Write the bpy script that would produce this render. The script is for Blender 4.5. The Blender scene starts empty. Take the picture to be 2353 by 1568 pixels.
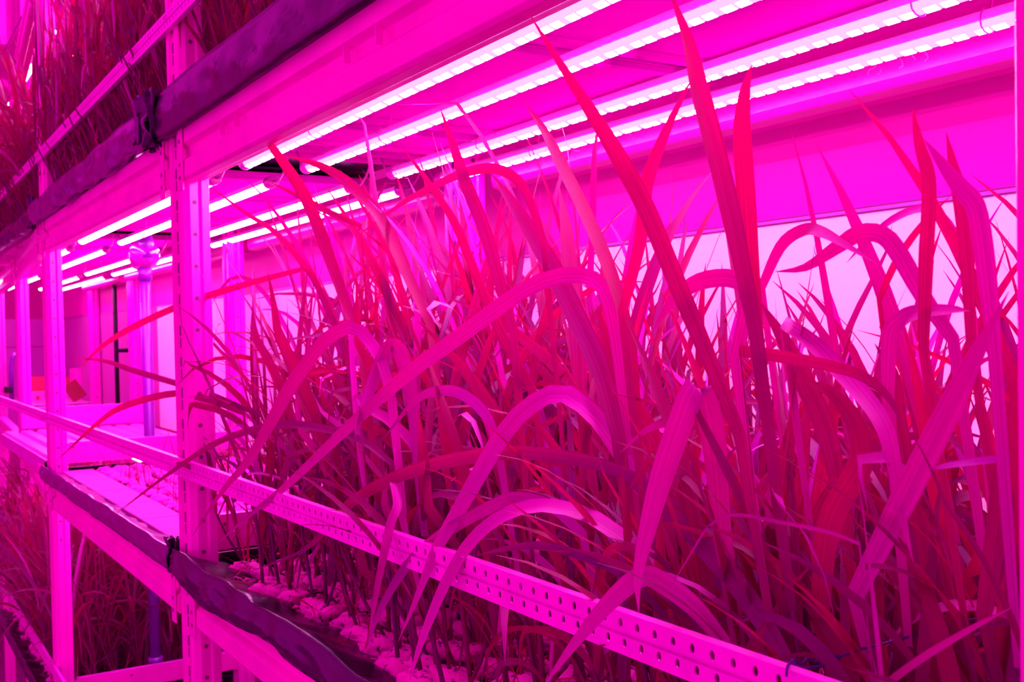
import bpy, math, random
import numpy as np
from mathutils import Vector, Matrix, noise
R = random.Random(7)
PI = math.pi
sc = bpy.context.scene
C = sc.collection
# ---------------------------------------------------------------- camera
CAM = Vector((2.24191, -0.54556, 0.43292)); FPX, CX, CY = 2474.42, 1217.90, 825.0
yaw, pit, rol = math.radians(32.0117), math.radians(-1.3419), math.radians(-1.1123)
fw = Vector((-math.cos(yaw)*math.cos(pit), math.sin(yaw)*math.cos(pit), math.sin(pit)))
rt = fw.cross(Vector((0, 0, 1))).normalized(); up = rt.cross(fw)
rt, up = math.cos(rol)*rt+math.sin(rol)*up, -math.sin(rol)*rt+math.cos(rol)*up
cd = bpy.data.cameras.new('camera'); cam = bpy.data.objects.new('camera', cd); C.objects.link(cam)
M = Matrix((rt, up, -fw)).transposed().to_4x4(); M.translation = CAM; cam.matrix_world = M
cd.sensor_fit = 'HORIZONTAL'; cd.sensor_width = 36; cd.lens = FPX/2353*36
cd.shift_x = (1176.5-CX)/2353; cd.shift_y = (CY-784)/2353; cd.clip_start = .02
cd.dof.use_dof = True; cd.dof.focus_distance = 1.25; cd.dof.aperture_fstop = 14
sc.camera = cam
# ---------------------------------------------------------------- world and exposure
LAMP = (1.0, .10, .80)
w = bpy.data.worlds.new('world'); sc.world = w; w.use_nodes = True
w.node_tree.nodes['Background'].inputs[0].default_value = (1, .004, .68, 1)
w.node_tree.nodes['Background'].inputs[1].default_value = .75
sc.view_settings.view_transform = 'Standard'; sc.view_settings.look = 'None'
sc.view_settings.exposure = 0.9; sc.view_settings.gamma = 1
TUBE_E, CHIP_E, FAR_E = 1.5, 118.0, 34.0
sc.cycles.sample_clamp_indirect = 8; sc.cycles.max_bounces = 8
sc.cycles.transparent_max_bounces = 8; sc.cycles.caustics_reflective = False

def ray(px, py): return fw+rt*((px-CX)/FPX)+up*((CY-py)/FPX)
def onY(px, py, Y):
    d = ray(px, py); return CAM+d*((Y-CAM.y)/d.y)
def onX(px, py, X):
    d = ray(px, py); return CAM+d*((X-CAM.x)/d.x)
def depth(p): return (p-CAM).dot(fw)
# ---------------------------------------------------------------- materials
def mat(name, col, rough=.5, metal=0, nscale=0, namt=0, bump=0, bscale=200, spec=.5, emit=None, es=1, coat=0):
    m = bpy.data.materials.new(name); m.use_nodes = True; nt = m.node_tree; b = nt.nodes['Principled BSDF']
    b.inputs['Base Color'].default_value = (*col, 1); b.inputs['Roughness'].default_value = rough
    b.inputs['Metallic'].default_value = metal; b.inputs['Specular IOR Level'].default_value = spec
    b.inputs['Coat Weight'].default_value = coat
    tc = nt.nodes.new('ShaderNodeTexCoord')
    if namt:
        n = nt.nodes.new('ShaderNodeTexNoise'); n.inputs['Scale'].default_value = nscale; n.inputs['Detail'].default_value = 5
        r = nt.nodes.new('ShaderNodeMapRange'); r.inputs['From Min'].default_value = .3; r.inputs['From Max'].default_value = .7
        r.inputs['To Min'].default_value = 1-namt; r.inputs['To Max'].default_value = 1+namt*.4
        x = nt.nodes.new('ShaderNodeVectorMath'); x.operation = 'SCALE'; x.inputs[0].default_value = col
        nt.links.new(tc.outputs['Object'], n.inputs['Vector']); nt.links.new(n.outputs['Fac'], r.inputs['Value'])
        nt.links.new(r.outputs[0], x.inputs['Scale']); nt.links.new(x.outputs[0], b.inputs['Base Color'])
    if bump:
        n = nt.nodes.new('ShaderNodeTexNoise'); n.inputs['Scale'].default_value = bscale; n.inputs['Detail'].default_value = 4
        u = nt.nodes.new('ShaderNodeBump'); u.inputs['Strength'].default_value = bump; u.inputs['Distance'].default_value = .012
        nt.links.new(tc.outputs['Object'], n.inputs['Vector']); nt.links.new(n.outputs['Fac'], u.inputs['Height'])
        nt.links.new(u.outputs[0], b.inputs['Normal'])
    if emit:
        b.inputs['Emission Color'].default_value = (*emit, 1); b.inputs['Emission Strength'].default_value = es
    return m
M_metal = mat('painted_steel', (.88, .003, .60), .32, nscale=9, namt=.12, bump=.03, bscale=60)
M_post = mat('upright_steel', (.84, .003, .60), .24, nscale=7, namt=.08, spec=.35)
M_zinc = mat('zinc_strip', (.85, .010, .74), .38, .25, nscale=30, namt=.12)
M_dark = mat('hole_shadow_steel', (.16, .001, .12), .6)
M_foil = mat('black_plastic_liner', (.012, .0004, .020), .26, bump=.35, bscale=5, spec=.45)
M_foil2 = mat('thin_purple_plastic', (.11, .001, .13), .22, bump=.35, bscale=6, spec=.5)
M_black = mat('black_rubber', (.006, .0004, .008), .6)
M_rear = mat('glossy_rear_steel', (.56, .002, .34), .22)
M_ceil = mat('shelf_sheet', (.72, .0015, .54), .8, spec=.0, nscale=3, namt=.1)
M_wall = mat('wall_panel_pvc', (.62, .0012, .40), .5, nscale=1.2, namt=.06, spec=.1)
M_lid = mat('ribbed_lid', (.72, .09, .72), .22, nscale=4, namt=.1)
M_floor = mat('grey_floor', (.2, .002, .16), .5, nscale=2, namt=.2)
M_pipe = mat('violet_pipe', (.22, .002, .40), .28)
M_jar = mat('siphon_plastic', (.42, .003, .40), .12, coat=1)
M_mesh = mat('raft_foam', (.62, .008, .46), .8, nscale=40, namt=.3, bump=.3, bscale=150)
M_bin = mat('crimson_bin', (.6, .0, .12), .5)
M_card = mat('dark_red_card', (.30, .0, .05), .6)
M_cord = mat('violet_wire', (.06, .001, .22), .4)
M_housing = mat('clear_tube_plastic', (.62, .03, .55), .08, coat=1, emit=(1, .06, .8), es=.25)
M_cap = mat('tube_end_cap', (.7, .06, .62), .25)

def emat(name, col, s):
    m = bpy.data.materials.new(name); m.use_nodes = True; nt = m.node_tree; nt.nodes.clear()
    e = nt.nodes.new('ShaderNodeEmission'); o = nt.nodes.new('ShaderNodeOutputMaterial')
    e.inputs[0].default_value = (*col, 1); e.inputs[1].default_value = s; nt.links.new(e.outputs[0], o.inputs[0]); return m
M_tube = emat('lit_tube', (1, .22, .86), TUBE_E)
M_chip = emat('lit_led', (1, .22, .80), CHIP_E)
M_far = emat('lit_tube_far', (1, .2, .80), FAR_E)

def board_mat():                       # white twin-wall board with rows of fine dots
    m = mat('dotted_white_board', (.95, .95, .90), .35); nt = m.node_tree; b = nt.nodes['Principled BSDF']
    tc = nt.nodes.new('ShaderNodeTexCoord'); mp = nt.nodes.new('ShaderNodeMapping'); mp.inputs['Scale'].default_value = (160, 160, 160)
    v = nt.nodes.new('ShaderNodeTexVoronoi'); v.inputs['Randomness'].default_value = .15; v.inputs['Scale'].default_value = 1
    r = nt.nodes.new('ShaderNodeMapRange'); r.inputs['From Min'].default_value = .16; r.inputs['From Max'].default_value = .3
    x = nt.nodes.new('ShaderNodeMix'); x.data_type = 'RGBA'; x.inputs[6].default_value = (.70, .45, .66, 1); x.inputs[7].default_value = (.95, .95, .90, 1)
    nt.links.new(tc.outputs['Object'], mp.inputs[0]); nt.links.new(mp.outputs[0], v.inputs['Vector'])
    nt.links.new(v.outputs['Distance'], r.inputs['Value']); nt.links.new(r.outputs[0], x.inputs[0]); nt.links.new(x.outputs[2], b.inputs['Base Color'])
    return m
M_board = board_mat()
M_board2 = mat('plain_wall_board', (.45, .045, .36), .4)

def leaf_mat(name, a, bcol, tr, tmix=.34):
    m = bpy.data.materials.new(name); m.use_nodes = True; nt = m.node_tree; nt.nodes.clear(); N = nt.nodes.new
    o = N('ShaderNodeOutputMaterial'); oi = N('ShaderNodeObjectInfo'); uv = N('ShaderNodeUVMap'); uv.uv_map = 'uv'
    se = N('ShaderNodeSeparateXYZ'); nt.links.new(uv.outputs[0], se.inputs[0])
    wv = N('ShaderNodeVectorMath'); wv.operation = 'MULTIPLY_ADD'; wv.inputs[1].default_value = (16, .9, 1)
    av = N('ShaderNodeCombineXYZ'); nt.links.new(oi.outputs['Random'], av.inputs[2]); nt.links.new(uv.outputs[0], wv.inputs[0]); nt.links.new(av.outputs[0], wv.inputs[2])
    sn = N('ShaderNodeTexNoise'); sn.inputs['Scale'].default_value = 1; sn.inputs['Detail'].default_value = 3; nt.links.new(wv.outputs[0], sn.inputs['Vector'])
    mr = N('ShaderNodeMapRange'); mr.inputs['From Min'].default_value = .3; mr.inputs['From Max'].default_value = .7; mr.inputs['To Min'].default_value = .80; mr.inputs['To Max'].default_value = 1.12
    nt.links.new(sn.outputs[0], mr.inputs['Value'])
    nz = N('ShaderNodeTexNoise'); nz.inputs['Scale'].default_value = 14; tc = N('ShaderNodeTexCoord'); nt.links.new(tc.outputs['Object'], nz.inputs['Vector'])
    ad = N('ShaderNodeMath'); ad.operation = 'MULTIPLY_ADD'; ad.inputs[1].default_value = .7; nt.links.new(oi.outputs['Random'], ad.inputs[0]); 
    n2 = N('ShaderNodeMath'); n2.operation = 'MULTIPLY'; n2.inputs[1].default_value = .45; nt.links.new(nz.outputs['Fac'], n2.inputs[0]); nt.links.new(n2.outputs[0], ad.inputs[2])
    mx = N('ShaderNodeMix'); mx.data_type = 'RGBA'; mx.inputs[6].default_value = (*a, 1); mx.inputs[7].default_value = (*bcol, 1); nt.links.new(ad.outputs[0], mx.inputs[0])
    vs = N('ShaderNodeVectorMath'); vs.operation = 'SCALE'; nt.links.new(mx.outputs[2], vs.inputs[0]); nt.links.new(mr.outputs[0], vs.inputs['Scale'])
    d = N('ShaderNodeBsdfPrincipled'); d.inputs['Roughness'].default_value = .42; d.inputs['Specular IOR Level'].default_value = .14
    nt.links.new(vs.outputs[0], d.inputs['Base Color'])
    bp = N('ShaderNodeBump'); bp.inputs['Strength'].default_value = .35; bp.inputs['Distance'].default_value = .0006
    nt.links.new(sn.outputs[0], bp.inputs['Height']); nt.links.new(bp.outputs[0], d.inputs['Normal'])
    t = N('ShaderNodeBsdfTranslucent'); v2 = N('ShaderNodeVectorMath'); v2.operation = 'SCALE'; v2.inputs[0].default_value = tr
    nt.links.new(mr.outputs[0], v2.inputs['Scale']); nt.links.new(v2.outputs[0], t.inputs[0])
    ms = N('ShaderNodeMixShader'); ms.inputs[0].default_value = tmix
    nt.links.new(d.outputs[0], ms.inputs[1]); nt.links.new(t.outputs[0], ms.inputs[2]); nt.links.new(ms.outputs[0], o.inputs[0]); return m
M_leaf = leaf_mat('grass_blade', (.32, .0005, .11), (.15, .0004, .19), (.52, .0003, .07), .38)
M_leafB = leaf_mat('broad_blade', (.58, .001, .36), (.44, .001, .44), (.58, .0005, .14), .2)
M_stem = leaf_mat('violet_stem', (.17, .0006, .20), (.26, .0005, .11), (.42, .0, .06), .25)
M_dry = leaf_mat('dry_root_thread', (.6, .002, .09), (.5, .001, .2), (.6, .0, .05), .3)

def plug_mat():
    m = mat('fibre_plug', (.66, .006, .46), .9); nt = m.node_tree; b = nt.nodes['Principled BSDF']
    tc = nt.nodes.new('ShaderNodeTexCoord'); n = nt.nodes.new('ShaderNodeTexNoise'); n.inputs['Scale'].default_value = 90; n.inputs['Detail'].default_value = 6
    r = nt.nodes.new('ShaderNodeValToRGB'); r.color_ramp.elements[0].position = .32; r.color_ramp.elements[0].color = (.02, .0005, .05, 1)
    r.color_ramp.elements[1].position = .43; r.color_ramp.elements[1].color = (.86, .008, .58, 1)
    u = nt.nodes.new('ShaderNodeBump'); u.inputs['Strength'].default_value = .8; u.inputs['Distance'].default_value = .004
    nt.links.new(tc.outputs['Object'], n.inputs['Vector']); nt.links.new(n.outputs['Fac'], r.inputs[0]); nt.links.new(r.outputs[0], b.inputs['Base Color'])
    nt.links.new(n.outputs['Fac'], u.inputs['Height']); nt.links.new(u.outputs[0], b.inputs['Normal']); return m
M_plug = plug_mat()
# ---------------------------------------------------------------- helpers
def tag(o, label=None, cat=None, group=None, kind=None):
    if label: o['label'] = label
    if cat: o['category'] = cat
    if group: o['group'] = group
    if kind: o['kind'] = kind
    return o
def empty(name, loc, label, cat, group=None):
    o = bpy.data.objects.new(name, None); o.empty_display_size = .02; C.objects.link(o); o.location = loc
    return tag(o, label, cat, group)
class MB:
    def __init__(s): s.v = []; s.f = []; s.uv = None
    def quadbox(s, x0, x1, y0, y1, z0, z1):
        n = len(s.v)
        s.v += [(x, y, z) for z in (z0, z1) for y in (y0, y1) for x in (x0, x1)]
        s.f += [tuple(n+i for i in q) for q in ((0, 2, 3, 1), (4, 5, 7, 6), (0, 1, 5, 4), (2, 6, 7, 3), (0, 4, 6, 2), (1, 3, 7, 5))]
        return s
    def extrude(s, prof, x0, x1, closed=True, axis=0):   # profile (y,z) swept along x ; axis 2: profile (x,y) along z
        n = len(s.v); k = len(prof)
        for x in (x0, x1):
            s.v += [((x, a, b) if axis == 0 else (a, x, b) if axis == 1 else (a, b, x)) for a, b in prof]
        for i in range(k if closed else k-1):
            j = (i+1) % k; s.f.append((n+i, n+j, n+k+j, n+k+i))
        if closed: s.f += [tuple(range(n, n+k))[::-1], tuple(range(n+k, n+2*k))]
        return s
    def tube(s, pts, r, k=8, cap=True):
        pts = [Vector(p) for p in pts]; n0 = len(s.v); m = len(pts); rr = r if hasattr(r, '__len__') else [r]*m
        ref = None
        for i, p in enumerate(pts):
            t = (pts[min(i+1, m-1)]-pts[max(i-1, 0)]).normalized()
            if ref is None: ref = t.orthogonal().normalized()
            ref = (ref-t*ref.dot(t)).normalized(); b = t.cross(ref)
            s.v += [tuple(p+(ref*math.cos(a)+b*math.sin(a))*rr[i]) for a in (2*PI*q/k for q in range(k))]
        for i in range(m-1):
            for q in range(k):
                a = n0+i*k+q; b_ = n0+i*k+(q+1) % k; s.f.append((a, b_, b_+k, a+k))
        if cap: s.f += [tuple(range(n0, n0+k))[::-1], tuple(range(n0+(m-1)*k, n0+m*k))]
        return s
    def mesh(s, name, m, smooth=False):
        me = bpy.data.meshes.new(name); me.from_pydata(s.v, [], s.f)
        if s.uv is not None:
            l = me.uv_layers.new(name='uv'); vi = np.empty(len(me.loops), int); me.loops.foreach_get('vertex_index', vi)
            l.data.foreach_set('uv', np.array(s.uv, float)[vi].ravel())
        if smooth: me.polygons.foreach_set('use_smooth', [True]*len(me.polygons))
        me.materials.append(m); me.update(); return me
    def build(s, name, m, parent=None, smooth=False, bevel=0, origin=None):
        if origin is not None:
            ox = Vector(origin); s.v = [tuple(Vector(v)-ox) for v in s.v]
        o = bpy.data.objects.new(name, s.mesh(name, m, smooth)); C.objects.link(o)
        if origin is not None: o.location = origin
        if parent is not None:
            o.parent = parent
            if origin is None: pass
        if bevel:
            b = o.modifiers.new('bevel', 'BEVEL'); b.width = bevel; b.segments = 2; b.limit_method = 'ANGLE'
        return o
def linkpart(name, me, parent, loc=None, rot=None):
    o = bpy.data.objects.new(name, me); C.objects.link(o); o.parent = parent
    if loc is not None: o.location = loc
    if rot is not None: o.rotation_euler = rot
    return o
def wpart(mb, name, m, parent, smooth=False, bevel=0):    # world-space vertices under a translated empty
    off = parent.location; mb.v = [(v[0]-off[0], v[1]-off[1], v[2]-off[2]) for v in mb.v]
    return mb.build(name, m, parent, smooth, bevel)
# ---------------------------------------------------------------- rack layout
PW, PD = .108, .052
FRONT = [(1.876, 0), (0.0, 0), (-1.792, 0), (-3.58, .118), (-5.36, .20)]
PITCH = .865
SEAM = .621
WALLY = .80
# setting
o = MB().quadbox(-7.6, 4.0, -3.2, WALLY+.05, -1.95, -1.9).build('floor', M_floor); tag(o, kind='structure')
o = MB().quadbox(-7.6, 4.0, WALLY+.012, WALLY+.06, -1.9, 2.9).build('wall_back', M_wall); tag(o, kind='structure')
o = MB().quadbox(-7.6, 4.0, WALLY, WALLY+.012, SEAM, .842).build('wall_panel', M_wall, o, bevel=.001); o['label'] = 'smooth upper wall panel above the seam'
wb = bpy.data.objects['wall_back']
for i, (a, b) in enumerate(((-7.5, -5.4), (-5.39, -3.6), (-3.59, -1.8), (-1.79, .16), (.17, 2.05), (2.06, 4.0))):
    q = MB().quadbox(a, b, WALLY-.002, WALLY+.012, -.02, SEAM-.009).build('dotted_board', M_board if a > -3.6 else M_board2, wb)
q = MB().quadbox(-7.5, 4, WALLY-.004, WALLY+.012, SEAM-.007, SEAM-.0018).build('joint_strip', M_lid, wb)
for z0 in (SEAM-.0016, SEAM-.0088): MB().quadbox(-7.5, 4, WALLY-.0048, WALLY+.012, z0, z0+.0016).build('joint_gap', M_dark, wb)
o = MB().quadbox(-7.75, -7.6, -3.2, WALLY+.06, -1.9, 2.9).build('wall_left', M_wall); tag(o, kind='structure')
for z0, z1 in ((-.3, .40), (.405, .635)):
    for y0, y1 in ((-1.2, -.25), (-.24, .3), (.31, .79)):
        MB().quadbox(-7.6, -7.585, y0, y1, z0, z1).build('wall_board', M_lid, o)
# uprights
def post(x, y, z0, z1, label, mt=M_post, holes=True, side_only=False):
    t = empty('rack_upright', (x, y, z0), label, 'rack post')
    H = z1-z0
    prof = [(0, .004), (.012, 0), (.030, 0), (.034, .006), (.064, .006), (.068, 0), (.084, -.001), (.094, .002), (.100, .010),
            (.104, .014), (.104, .032), (PW, .036), (PW, PD), (.100, PD), (.099, .040), (.012, .040), (0, .034)]
    b = MB().extrude(prof, 0, H, axis=2).build('column', mt, t, bevel=.0015)
    if holes:
        n = int(H/.0625)
        sb = MB(); hb = MB()
        for k in range(n):
            z = .03+k*.0625
            if not (-.25 < z0+z < 1.25): continue
            sb.quadbox(.0375, .0475, .0050, .0063, z, z+.020)
            sb.quadbox(.040, .0425, .0050, .0063, z-.024, z-.004); sb.quadbox(.054, .0565, .0050, .0063, z-.024, z-.004)
            hb.tube([(.1035, .0235, z+.01), (.1046, .0235, z+.01)], .0042, 10)
        if sb.v:
            q = sb.build('slot', M_dark, t); q['kind'] = 'stuff'
            q = hb.build('bolt_hole', M_dark, t); q['kind'] = 'stuff'
    return t
post(*FRONT[0], -1.9, 2.4, 'near rack upright cut off by the right edge of the photo')
post(*FRONT[1], -1.9, 2.4, 'slotted rack upright left of the tall grass bed, with reflections of diodes')
post(*FRONT[2], -1.9, 2.4, 'second slotted upright from the near left one, before the seedling tray')
post(*FRONT[3], -1.9, 2.4, 'third slotted upright, beside the ribbed white lid')
post(*FRONT[4], -1.9, 2.4, 'farthest front upright at the left edge')
RY = .625
for x, y, lab in ((.0, RY, 'rear upright behind the grass, with slotted bright face'), (-1.80, RY, 'rear upright behind the seedling tray'),
                  (1.90, .69, 'rear upright hidden behind the near post'), (-3.95, .72, 'rear upright right of the thin black pole'),
                  (-5.25, .74, 'farthest rear upright against the light wall boards')):
    post(x, y, -1.9, 2.4, lab)
# beams
def beam(x0, y0, x1, y1, ztop, label, rear=False, marks=False):
    L = x1-x0; t = empty('front_beam' if not rear else 'rear_beam', (x0, y0, ztop), label, 'rack beam')
    if not rear:
        prof = [(0, 0), (-.004, -.006), (-.004, -.034), (.006, -.042), (.008, -.058), (-.004, -.068), (-.005, -.100), (0, -.106), (.018, -.107), (.020, -.100), (.046, -.098), (.048, -.090),
                (.020, -.094), (.010, -.100), (.004, -.096), (.004, -.070), (.014, -.060), (.013, -.040), (.004, -.032), (.004, -.006), (.04, -.004), (.04, 0)]
    else:
        prof = [(0, 0), (0, -.086), (.004, -.100), (.022, -.106), (.05, -.106), (.05, 0)]
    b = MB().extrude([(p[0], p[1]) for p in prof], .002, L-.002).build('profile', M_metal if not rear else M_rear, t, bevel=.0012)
    ang = math.atan2(y1-y0, x1-x0); t.rotation_euler = (0, 0, ang)
    if not rear:
        for xx in (.004, L-.034):
            c = MB().quadbox(xx, xx+.030, -.0085, -.0052, -.125, .010).build('end_connector', M_post, t, bevel=.001)
            for z in (-.03, -.075, -.1): MB().tube([(xx+.014, -.0095, z), (xx+.014, -.0082, z)], .004, 8).build('hole_disc', M_dark, c)  # dark discs stand in for the shade inside the connector holes
    return t
def span(i): # right post i, left post i+1
    return FRONT[i+1][0]+PW, FRONT[i+1][1], FRONT[i][0], FRONT[i][1]
nm = ['above the tall grass', 'above the seedling tray', 'above the ribbed lid', 'above the farthest bay']
nl = ['under the tall grass liner', 'under the seedling tray', 'under the ribbed lid', 'under the farthest bay']
for i in range(4):
    a = span(i)
    beam(*a, .845, 'painted front beam '+nm[i]); beam(*a, -.021, 'painted front beam '+nl[i])
    if i < 3: beam(*a, .845+PITCH, 'uppermost front beam, third tier, '+nm[i].replace('above', 'two levels above'))
    if i < 3: beam(*a, -.021-PITCH, 'lowest front beam, '+nl[i].replace('under', 'one level below'))
    x0 = [.12, -1.68, -3.83, -5.1][i]; x1 = [1.89, -.01, -1.82, -3.98][i]
    beam(x0, .685, x1, .685, .865, 'glossy rear beam reflecting diodes, '+nm[i], rear=True)
# embossed marks on the near rear beam: bent strokes raised from the steel
rb = [o for o in bpy.data.objects if o.name.startswith('rear_beam')][0]
mk = MB()
def stroke(pts, r=.0011):
    mk.tube([tuple(onY(px, py, .6848)) for px, py in pts], r, 5)
sx = 250/2353; 
def cr(l): return [(1950+a*sx, 60+b*sx) for a, b in l]
for l in ([(330, 850), (370, 780), (440, 740)], [(570, 790), (590, 860), (540, 910), (450, 950), (420, 1010), (440, 1060)], [(690, 930), (700, 990), (660, 1030), (590, 1045)],
          [(820, 710), (870, 640), (940, 600)], [(1040, 640), (1130, 710), (1175, 800), (1175, 870), (1090, 905)], [(1290, 500), (1360, 600), (1450, 730)],
          [(1560, 420), (1640, 530), (1710, 640), (1720, 700), (1640, 760)]): stroke(cr(l))
for l in ([(1385, 330), (1389, 322)], [(1410, 312), (1422, 320), (1426, 330)], [(1440, 302), (1452, 312)], [(1455, 322), (1458, 316)]): stroke(l)
wpart(mk, 'embossed_marks', M_lid, rb, True)
# small punched tongues on the near front beam
fb = [o for o in bpy.data.objects if o.name.startswith('front_beam')][0]
for x in (.392, .475, .945, 1.045, 1.40, 1.50):
    q = MB().quadbox(-.001, .001, -.009, 0, -.011, .011).build('punched_tongue', M_post, fb); q.location = (x-fb.location.x, .002, -.050)
# ---------------------------------------------------------------- shelves over each tier (undersides seen)
def shelf(x0, x1, z, label, gaps):
    t = empty('shelf_deck', ((x0+x1)/2, .35, z), label, 'shelf')
    gaps = sorted(gaps); xs = [x0]+[g for gg in gaps for g in gg]+[x1]
    for a, b in zip(xs[::2], xs[1::2]):
        wpart(MB().extrude([(.050, z), (.054, z-.006), (.675, z-.006), (.679, z), (.679, z+.004), (.050, z+.004)], a, b), 'deck_sheet', M_ceil, t, bevel=.001)
        for e in (a+.004, b-.022):
            wpart(MB().quadbox(e, e+.018, .055, .675, z-.016, z-.006), 'folded_rib', M_ceil, t, bevel=.001)
    wpart(MB().quadbox(x0, x1, .052, .678, z+.012, z+.018), 'liner_underside', M_foil, t)
    return t
shelf(-.15, 1.86, .862, 'ridged sheet shelf overhead of the tall grass with dark gaps', [(.895, .935), (.235, .292), (-.03, .02)])
shelf(-1.98, -.50, .862, 'sheet shelf overhead of the seedling tray', [(-.95, -.90), (-1.55, -1.50), (-1.80, -1.76)])
shelf(-3.9, -2.3, .862, 'sheet shelf overhead of the ribbed lid', [(-2.9, -2.85), (-3.5, -3.44)])
shelf(-5.3, -4.1, .862, 'sheet shelf overhead of the farthest bay', [(-4.6, -4.55)])
shelf(-.15, 1.86, .862+PITCH, 'sheet shelf over the upper near bed', [(.9, .94)])
shelf(-3.7, -.3, .862+PITCH, 'sheet shelf over the upper far beds', [(-1.9, -1.8)])
# ---------------------------------------------------------------- lamp tubes
TILT = math.radians(-20)
chip_me = MB().quadbox(-.0088, .0088, -.0050, .0050, -.0010, 0).mesh('led', M_chip)
def tube(x0, x1, y, z, label, near, group=None):
    t = empty('led_tube', ((x0+x1)/2, y, z), label, 'lamp', group); L = (x1-x0)/2; r = .0135
    up_ = [(r*math.cos(a), r*math.sin(a)) for a in [PI*.5+TILT*1.6+PI*k/18 for k in range(-13, 14)]]
    MB().extrude(up_, -L, L).build('housing', M_housing, t, True)
    lo = [(r*1.02*math.cos(a), r*1.02*math.sin(a)) for a in [PI*1.5+TILT*1.6+PI*k/18 for k in range(-5, 6)]]
    MB().extrude(lo, -L+.03, L-.03).build('diffuser', M_tube if near else M_far, t, True)
    for s in (-1, 1):
        c = MB().tube([(s*(L-.03), 0, 0), (s*(L+.004), 0, 0)], .0147, 14).build('end_cap', M_cap, t, True, bevel=.002)
        MB().tube([(s*(L+.004), 0, 0), (s*(L+.03), .004, -.002), (s*(L+.06), .01, .02), (s*(L+.09), .01, .055)], .0025, 6).build('cable', M_cap, c, True)
    if near:
        n = int((2*L-.08)/.0275)
        for k in range(n): linkpart('diode', chip_me, t, (-L+.045+k*.0275+(.002 if k % 2 else -.002), math.sin(TILT)*.0134, -math.cos(TILT)*.0134), (TILT, 0, 0))
    for s in (-.55, .55):
        g = MB(); g.tube([(s*L, math.cos(a)*.0158, math.sin(a)*.0158) for a in [PI*q/6 for q in range(-8, 3)]]+[(s*L, .012, .045)], .0012, 5); g.build('wire_clip', M_metal, t)
    return t
YS = [.158, .293, .497, .633]
ordn = ['first from the aisle', 'second from the aisle', 'third from the aisle', 'rearmost']
for k, y in enumerate(YS):
    tube(.0 if k != 3 else -.03, 1.845, y, .803, 'long lit diode tube over the tall grass, '+ordn[k], True)
    tube(-1.97, -.235, y+.004, .803, 'lit diode tube over the seedling tray, '+ordn[k], False)
    tube(-3.95, -2.3, y+.02, .803, 'lit diode tube over the ribbed lid, '+ordn[k], False)
    tube(-5.75, -4.2, y+.03, .803, 'lit diode tube in the farthest bay, '+ordn[k], False)
for k, y in enumerate(YS):
    tube(.0, 1.8, y, .803+PITCH, 'diode tube over the upper near bed, '+ordn[k], False)
    tube(-1.97, -.235, y, .803+PITCH, 'diode tube glinting through the upper middle bed, '+ordn[k], False)
    tube(-3.95, -2.3, y, .803+PITCH, 'diode tube glinting through the upper far bed, '+ordn[k], False)
for k in (0, 2):
    tube(-1.97, -.235, YS[k], .782-PITCH, 'diode tube hidden over the lower middle bed, '+ordn[k], False)
    tube(-3.95, -2.3, YS[k], .782-PITCH, 'diode tube hidden over the lower far bed, '+ordn[k], False)
# ---------------------------------------------------------------- perforated strips
def strip(x0, x1, z, label, perf=True, y=-.010):
    t = empty('perforated_strip', (x0, y, z), label, 'metal strip'); p = .0228; n = int((x1-x0)/p)
    yo = lambda s: {0: 0.0, 1: 0, 2: 0, 3: .0, 4: .0035, 5: .0035, 6: 0, 7: 0}[s]
    zr = [0, .0045, .0185, .0205, .0235, .0255, .0395*.9, .036]   # only rows with holes: 0-1 band
    m = MB()
    def hb(xa, xb, za, zb, xc, zc, r=.0030, rz=.0040):
        k = 8; n0 = len(m.v); out = []
        corners = [(xb, (za+zb)/2), (xb, zb), ((xa+xb)/2, zb), (xa, zb), (xa, (za+zb)/2), (xa, za), ((xa+xb)/2, za), (xb, za)]
        for yy in (0, .0016):
            m.v.extend([(cx_, yy, cz_) for cx_, cz_ in corners])
            m.v.extend([(xc+r*math.cos(2*PI*q/k), yy, zc+rz*math.sin(2*PI*q/k)) for q in range(k)])
        for q in range(k):
            j = (q+1) % k
            m.f.append((n0+q, n0+j, n0+8+j, n0+8+q)); m.f.append((n0+16+q, n0+24+q, n0+24+j, n0+16+j)); m.f.append((n0+8+q, n0+8+j, n0+24+j, n0+24+q))
    for i in range(n):
        a, b = i*p, (i+1)*p; c = (a+b)/2
        hb(a, b, .004, .016, c+.005, .0135-.003); hb(a, b, .020, .032, c, .0265)
    L = n*p
    m.extrude([(0, 0), (0, .004), (.0016, .004), (.0016, 0)], 0, L); m.extrude([(0, .032), (0, .036), (.0016, .036), (.0016, .032)], 0, L)
    m.extrude([(0, .016), (.003, .017), (.003, .019), (0, .020), (.0016, .020), (.0046, .0195), (.0046, .0165), (.0016, .016)], 0, L)
    m.extrude([(.0016, 0), (.010, 0), (.010, .0015), (.0016, .0015)], 0, L); m.extrude([(.0016, .0345), (.010, .0345), (.010, .036), (.0016, .036)], 0, L)
    m.build('strip_plate', M_zinc, t)
    return t
strip(-5.4, 2.3, .163, 'long perforated steel strip holding back the grass at tray level')
strip(-5.4, .6, 1.045, 'perforated strip in front of the upper beds')
strip(-5.4, .4, .163-PITCH, 'perforated strip in front of the lowest beds, bottom left')
for x, z in ((.05, .163), (-1.74, .163), (.05, 1.045), (-1.74, 1.045)):
    o = MB().tube([(x, -.014, z+.026), (x, .004, z+.026)], .003, 8).build('strip_bolt', M_metal)
    tag(o, 'small bolt fixing the perforated strip to the '+('near left' if x > 0 else 'second')+' upright, '+('upper' if z > 1 else 'middle')+' tier', 'bolt')
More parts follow.
